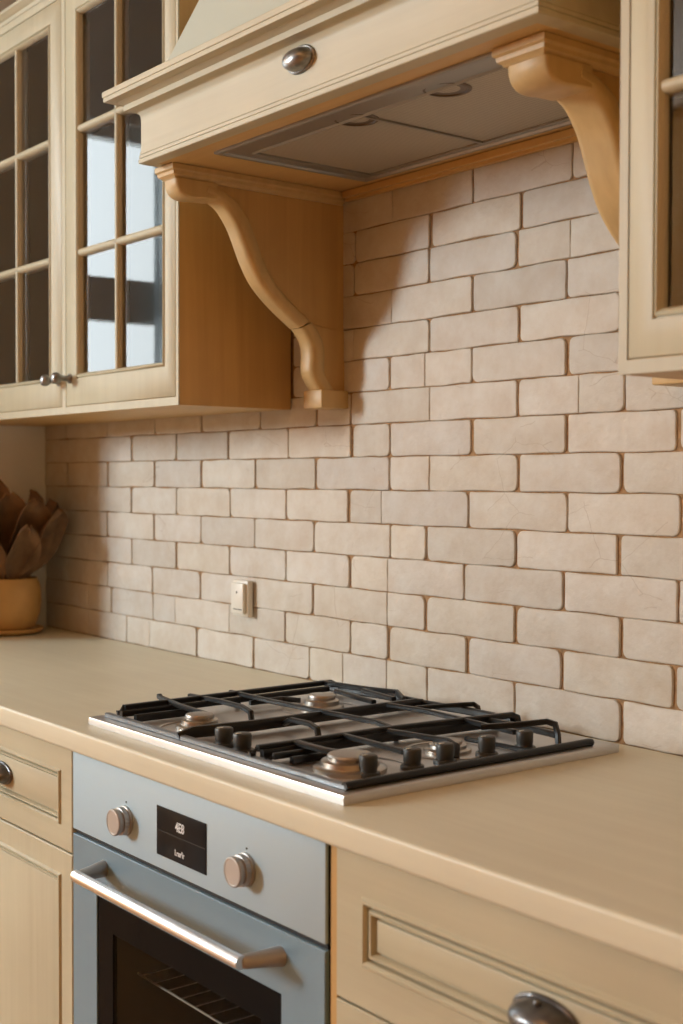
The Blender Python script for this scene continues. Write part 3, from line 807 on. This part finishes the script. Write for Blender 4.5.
# ------------------------------------------------------------------ scrolled brackets under the hood
def spline(pts, n=6):
    """smooth curve through points"""
    out = []
    P = [pts[0]] + pts + [pts[-1]]
    for i in range(1, len(P)-2):
        p0, p1, p2, p3 = P[i-1], P[i], P[i+1], P[i+2]
        for k in range(n):
            t_ = k/n
            out.append(tuple(.5*((2*p1[j]) + (-p0[j]+p2[j])*t_ + (2*p0[j]-5*p1[j]+4*p2[j]-p3[j])*t_**2 + (-p0[j]+3*p1[j]-3*p2[j]+p3[j])*t_**3) for j in (0, 1)))
    out.append(pts[-1]); return out
def bracket_body(name, par, curve, xl, xr_, r, back, mat, web=0., lip=.012, ztop=None):
    """front face follows a curve (y, z); its long edges are rounded over; behind it the flanks step in by
    web to a thinner board that runs back to the wall"""
    n = len(curve); nor = []
    for i in range(n):
        a = Vector(curve[max(0, i-1)]); c = Vector(curve[min(n-1, i+1)])
        d = (c-a).normalized(); nor.append(Vector((-d.y, d.x)))
    if sum(v.x for v in nor) < 0: nor = [-v for v in nor]
    cols = []; K = 6
    if web: cols += [(xl+web+.0006, r+lip), (xl+web*.5, r+lip), (xl+web*.15, r+lip*.95), (xl, r+lip*.75)]
    for k in range(K+1):
        a = k/K*PI/2
        cols.append((xl + r*.62*(1-math.cos(PI/2-a+0)) if False else xl + r*(1-math.cos(a)), r*(1-math.sin(a))))
    cols += [(xl+xr_-x, d) for x, d in reversed(cols)]
    b = MB()
    grid = [[b.bm.verts.new((x, min(back, curve[i][0]+nor[i].x*d), curve[i][1]+nor[i].y*d*.6)) for x, d in cols] for i in range(n)]
    for i in range(n-1):
        for j in range(len(cols)-1):
            b.bm.faces.new((grid[i][j], grid[i][j+1], grid[i+1][j+1], grid[i+1][j]))
    b.bm.faces.new(grid[0]); b.bm.faces.new(list(reversed(grid[-1])))
    if web:
        for i in range(n-1): b.bm.faces.new((grid[i][0], grid[i+1][0], grid[i+1][-1], grid[i][-1]))
    for j in (0, len(cols)-1):
        x = cols[j][0]
        if web: break
        bk = [b.bm.verts.new((x, back, grid[i][j].co.z)) for i in range(n)]
        for i in range(n-1):
            b.bm.faces.new((grid[i][j], grid[i+1][j], bk[i+1], bk[i]))
    o = b.build(name, mat, par, smooth=50)
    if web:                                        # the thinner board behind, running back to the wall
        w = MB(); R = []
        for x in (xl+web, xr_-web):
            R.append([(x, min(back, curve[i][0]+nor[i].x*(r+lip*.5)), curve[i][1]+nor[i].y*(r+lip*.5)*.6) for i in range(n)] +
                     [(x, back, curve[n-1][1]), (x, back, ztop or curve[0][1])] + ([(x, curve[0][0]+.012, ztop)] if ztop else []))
        w.rings(R); w.build('bracket_board', M['side_z'], o, smooth=30)  # flank shade put into this board's darker wood colour
    return o
def corbel(xl, xr_, capl, capr, label, dy=0.):
    t = thing('corbel', ((xl+xr_)/2, -.03, 1.394), label, 'corbel', 'scrolled hood corbels')
    sh = lambda L: [(y+dy*min(1, (z-1.4)/.3), z) for y, z in L]
    # cap plate with a moulded edge
    b = MB()
    P = [(0, 1.7735), (0, 1.7655), (.003, 1.763), (.004, 1.758), (.009, 1.7545), (.010, 1.7525)]
    b.rings([[(capl+d, -.360+dy+d, z), (capr-d, -.360+dy+d, z), (capr-d, -.008, z), (capl+d, -.008, z)] for d, z in P])
    b.build('cap_plate', M['corbel'], t, smooth=30)
    scroll = sh([(-.349, 1.7525), (-.3475, 1.742), (-.342, 1.732), (-.332, 1.7255), (-.320, 1.7235), (-.309, 1.7240), (-.302, 1.7252), (-.290, 1.7262), (-.275, 1.7262)])
    P = [(-.272+dy, 1.7526), (-.349+dy, 1.7526)] + spline(scroll[:7], 4) + [(-.272+dy, 1.7262)]
    cy_, cz_ = -.305+dy, 1.741
    b = MB()
    b.rings([[(x, y if y > -.28+dy else cy_+(y-cy_)*k, z if z > 1.75 else cz_+(z-cz_)*k) for y, z in P] for x, k in ((xl, .86), (xl+.002, .95), (xl+.006, 1), (xr_-.006, 1), (xr_-.002, .95), (xr_, .86))])
    b.build('scroll', M['corbel'], t, smooth=40)
    s_ = sh([(-.294, 1.7318), (-.285, 1.7300), (-.270, 1.7260), (-.254, 1.7165), (-.241, 1.7010), (-.230, 1.6840), (-.218, 1.6580), (-.206, 1.6320), (-.188, 1.6030), (-.165, 1.5790), (-.136, 1.5560), (-.100, 1.5312)])
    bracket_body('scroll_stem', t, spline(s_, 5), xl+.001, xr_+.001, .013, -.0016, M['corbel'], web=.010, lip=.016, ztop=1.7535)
    f_ = sh([(-.0985, 1.5310), (-.088, 1.5190), (-.0805, 1.5050), (-.0775, 1.4860), (-.0785, 1.4650), (-.0770, 1.4540), (-.071, 1.4420), (-.0600, 1.4270), (-.0560, 1.4200), (-.0550, 1.4150)])
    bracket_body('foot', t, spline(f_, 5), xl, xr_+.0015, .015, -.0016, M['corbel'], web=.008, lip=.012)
    # leaf carving: shallow ridge on the foot
    b = MB()
    R = [(-.020, 1.431), (-.024, 1.4250), (-.024, 1.3960)]
    b.box(xl-.003, xr_+.006, -.062, -.0016, 1.3945, 1.4265, .0025)
    b.build('base_block', M['corbel'], t, smooth=30)
    return t
corbel(-.150, -.106, -.157, -.100, 'carved scroll corbel under the left end of the hood, beside the glazed cabinet')
corbel(.615, .680, .603, .686, 'carved scroll corbel under the right end of the hood', .012)

# ------------------------------------------------------------------ socket, plant
sx, sz = -.4195, 1.037
t = thing('wall_socket', (sx, -.012, sz), 'small white wall socket on the brick splashback behind the worktop', 'socket')
b = MB(); b.box(sx-.027, sx+.027, -.018, -.0055, sz-.035, sz+.035, .002); b.build('cover_plate', M['white'], t)
b = MB(); b.box(sx-.021, sx+.021, -.026, -.0175, sz-.030, sz+.030, .002); b.build('insert', M['white'], t)
b = MB(); b.lathe([(.0001, -.001), (.0022, -.001), (.0022, .0006), (.0001, .0006)], (sx, -.026, sz+.012), '-y', 10); b.build('contact_hole', M['hole'], t)
b = MB(); b.box(sx-.012, sx+.018, -.0266, -.0255, sz-.022, sz-.0205); b.build('slot', M['hole'], t, smooth=0)

px, py = -1.229, -.140
t = thing('potted_plant', (px, py, CT), 'ochre ceramic pot of dried brown leaves in the left worktop corner', 'plant')
b = MB(); b.lathe([(.0001, .0005), (.060, .0005), (.078, .006), (.081, .013), (.079, .015), (.070, .012), (.0001, .010)], (px, py, CT), 'z', 36)
b.build('saucer', M['pot'], t, smooth=50)
b = MB(); b.lathe([(.0001, .0110), (.052, .0110), (.062, .018), (.073, .050), (.0765, .080), (.0745, .112), (.068, .132), (.066, .134), (.063, .132), (.066, .116), (.062, .110), (.0001, .108)], (px, py, CT), 'z', 40)
b.build('pot', M['pot'], t, smooth=50)
b = MB(); b.lathe([(.0001, .1105), (.061, .1105), (.058, .122), (.03, .130), (.0001, .132)], (px, py, CT), 'z', 24); b.build('soil', M['soil'], t)
def leaf(yaw, lean, length, width, curl, dx=0., dy=0., twist=0.):
    """a large dry cupped leaf rising from the pot"""
    b = MB(); nU, nV = 14, 8; g = []
    dirn = Vector((math.cos(yaw), math.sin(yaw), 0)); side = Vector((-math.sin(yaw), math.cos(yaw), 0))
    p = Vector((px+dx, py+dy, CT+.125)); ang = lean
    for i in range(nU+1):
        u = i/nU
        ang = lean + curl*u*u
        st = dirn*math.sin(ang) + Vector((0, 0, math.cos(ang)))
        nn = dirn*math.cos(ang) - Vector((0, 0, math.sin(ang)))
        w = width*(.16+.84*math.sin(PI/2*min(1, u/.6)))*math.sqrt(max(.03, 1-.97*(max(0, u-.6)/.4)**2))
        tw = twist*u
        row = []
        for j in range(nV+1):
            v = j/nV*2-1
            s_ = side*math.cos(tw)+nn*math.sin(tw)
            off = s_*(v*w/2) + nn*(.28*w*v*v + .010*math.sin(8*u+4*v+yaw*3)*u)
            row.append(p+off)
        g.append(row)
        p = p + st*(length/nU)
    F = [[b.bm.verts.new(q) for q in r] for r in g]
    B = [[b.bm.verts.new(q + Vector((.0006, .0016, 0))) for q in r] for r in g]
    for i in range(nU):
        for j in range(nV):
            b.bm.faces.new((F[i][j], F[i][j+1], F[i+1][j+1], F[i+1][j]))
            b.bm.faces.new((B[i][j], B[i+1][j], B[i+1][j+1], B[i][j+1]))
    for i in range(nU):
        b.bm.faces.new((F[i][0], F[i+1][0], B[i+1][0], B[i][0])); b.bm.faces.new((F[i][nV], B[i][nV], B[i+1][nV], F[i+1][nV]))
    for j in range(nV):
        b.bm.faces.new((F[0][j], B[0][j], B[0][j+1], F[0][j+1])); b.bm.faces.new((F[nU][j], F[nU][j+1], B[nU][j+1], B[nU][j]))
    b.build('leaf', M['leaf'], t, smooth=60)
for a in [(-.6, .08, .245, .105, .15, -.01, -.02, .2), (-.25, .26, .225, .115, .30, .005, -.015, -.3), (.15, .42, .225, .105, .35, .015, .000, .3),
          (.45, .60, .215, .090, .15, .025, .010, .0), (-.8, .46, .19, .085, .35, .020, -.030, .4), (.9, .34, .21, .100, .20, .01, .02, -.2),
          (2.6, .28, .21, .095, .25, -.025, .010, .0), (1.7, .12, .22, .100, .2, .0, .025, .3), (-1.8, .25, .19, .085, .4, -.01, -.03, .0),
          (-.05, .66, .18, .075, .25, .03, -.01, .2)]: leaf(*a)

# ------------------------------------------------------------------ lights
def area(name, loc, rot, sx_, sy_, power, col):
    l = bpy.data.lights.new(name, 'AREA'); l.shape = 'RECTANGLE'; l.size = sx_; l.size_y = sy_
    l.energy = power; l.color = col
    o = bpy.data.objects.new(name, l); COL.objects.link(o); o.location = loc; o.rotation_euler = rot
    return o
# daylight in the tall window (normal +y) and in the side window (normal +x)
wbx, wbz = (WB['x0']+WB['x1'])/2, (WB['z0']+WB['z1'])/2
area('daylight_window', (wbx, Y0-.085, wbz), (PI/2, 0, 0), WB['x1']-WB['x0'], WB['z1']-WB['z0'], 570, (.84, .955, 1.0))
way, waz = (WA['y0']+WA['y1'])/2, (WA['z0']+WA['z1'])/2
area('daylight_side_window', (X0-.085, way, waz), (0, -PI/2, 0), WA['z1']-WA['z0'], WA['y1']-WA['y0'], 23, (.85, .955, 1.0))
# added warm fill light below the ceiling, tints the shade orange; no fitting
area('warm_fill_light', (.9, -1.9, 2.9), (0, 0, 0), 1.2, .9, 9, (1, .43, .13))
w = bpy.data.worlds.new('World'); scene.world = w; w.use_nodes = True
w.node_tree.nodes['Background'].inputs['Color'].default_value = (.8, .9, 1, 1)
w.node_tree.nodes['Background'].inputs['Strength'].default_value = .3

# ------------------------------------------------------------------ camera
cam = bpy.data.cameras.new('Camera'); co = bpy.data.objects.new('Camera', cam); COL.objects.link(co)
fw = Vector((-math.sin(YAW)*math.cos(PITCH), math.cos(YAW)*math.cos(PITCH), math.sin(PITCH)))
rt = Vector((math.cos(YAW), math.sin(YAW), 0)); up = rt.cross(fw)
r2 = rt*math.cos(ROLL)+up*math.sin(ROLL); u2 = -rt*math.sin(ROLL)+up*math.cos(ROLL)
mw = Matrix(((r2.x, u2.x, -fw.x, CAM[0]), (r2.y, u2.y, -fw.y, CAM[1]), (r2.z, u2.z, -fw.z, CAM[2]), (0, 0, 0, 1)))
co.matrix_world = mw
cam.sensor_fit = 'VERTICAL'; cam.sensor_height = 24; cam.lens = F_PX*24/1024
cam.clip_start = .05
cam.dof.use_dof = True; cam.dof.focus_distance = 1.95; cam.dof.aperture_fstop = 3.2
scene.camera = co
scene.view_settings.view_transform = 'Standard'; scene.view_settings.look = 'None'
scene.view_settings.exposure = 0; scene.view_settings.gamma = 1
scene.view_settings.use_curve_mapping = False
scene.cycles.use_denoising = True
scene.cycles.max_bounces = 8; scene.cycles.diffuse_bounces = 4
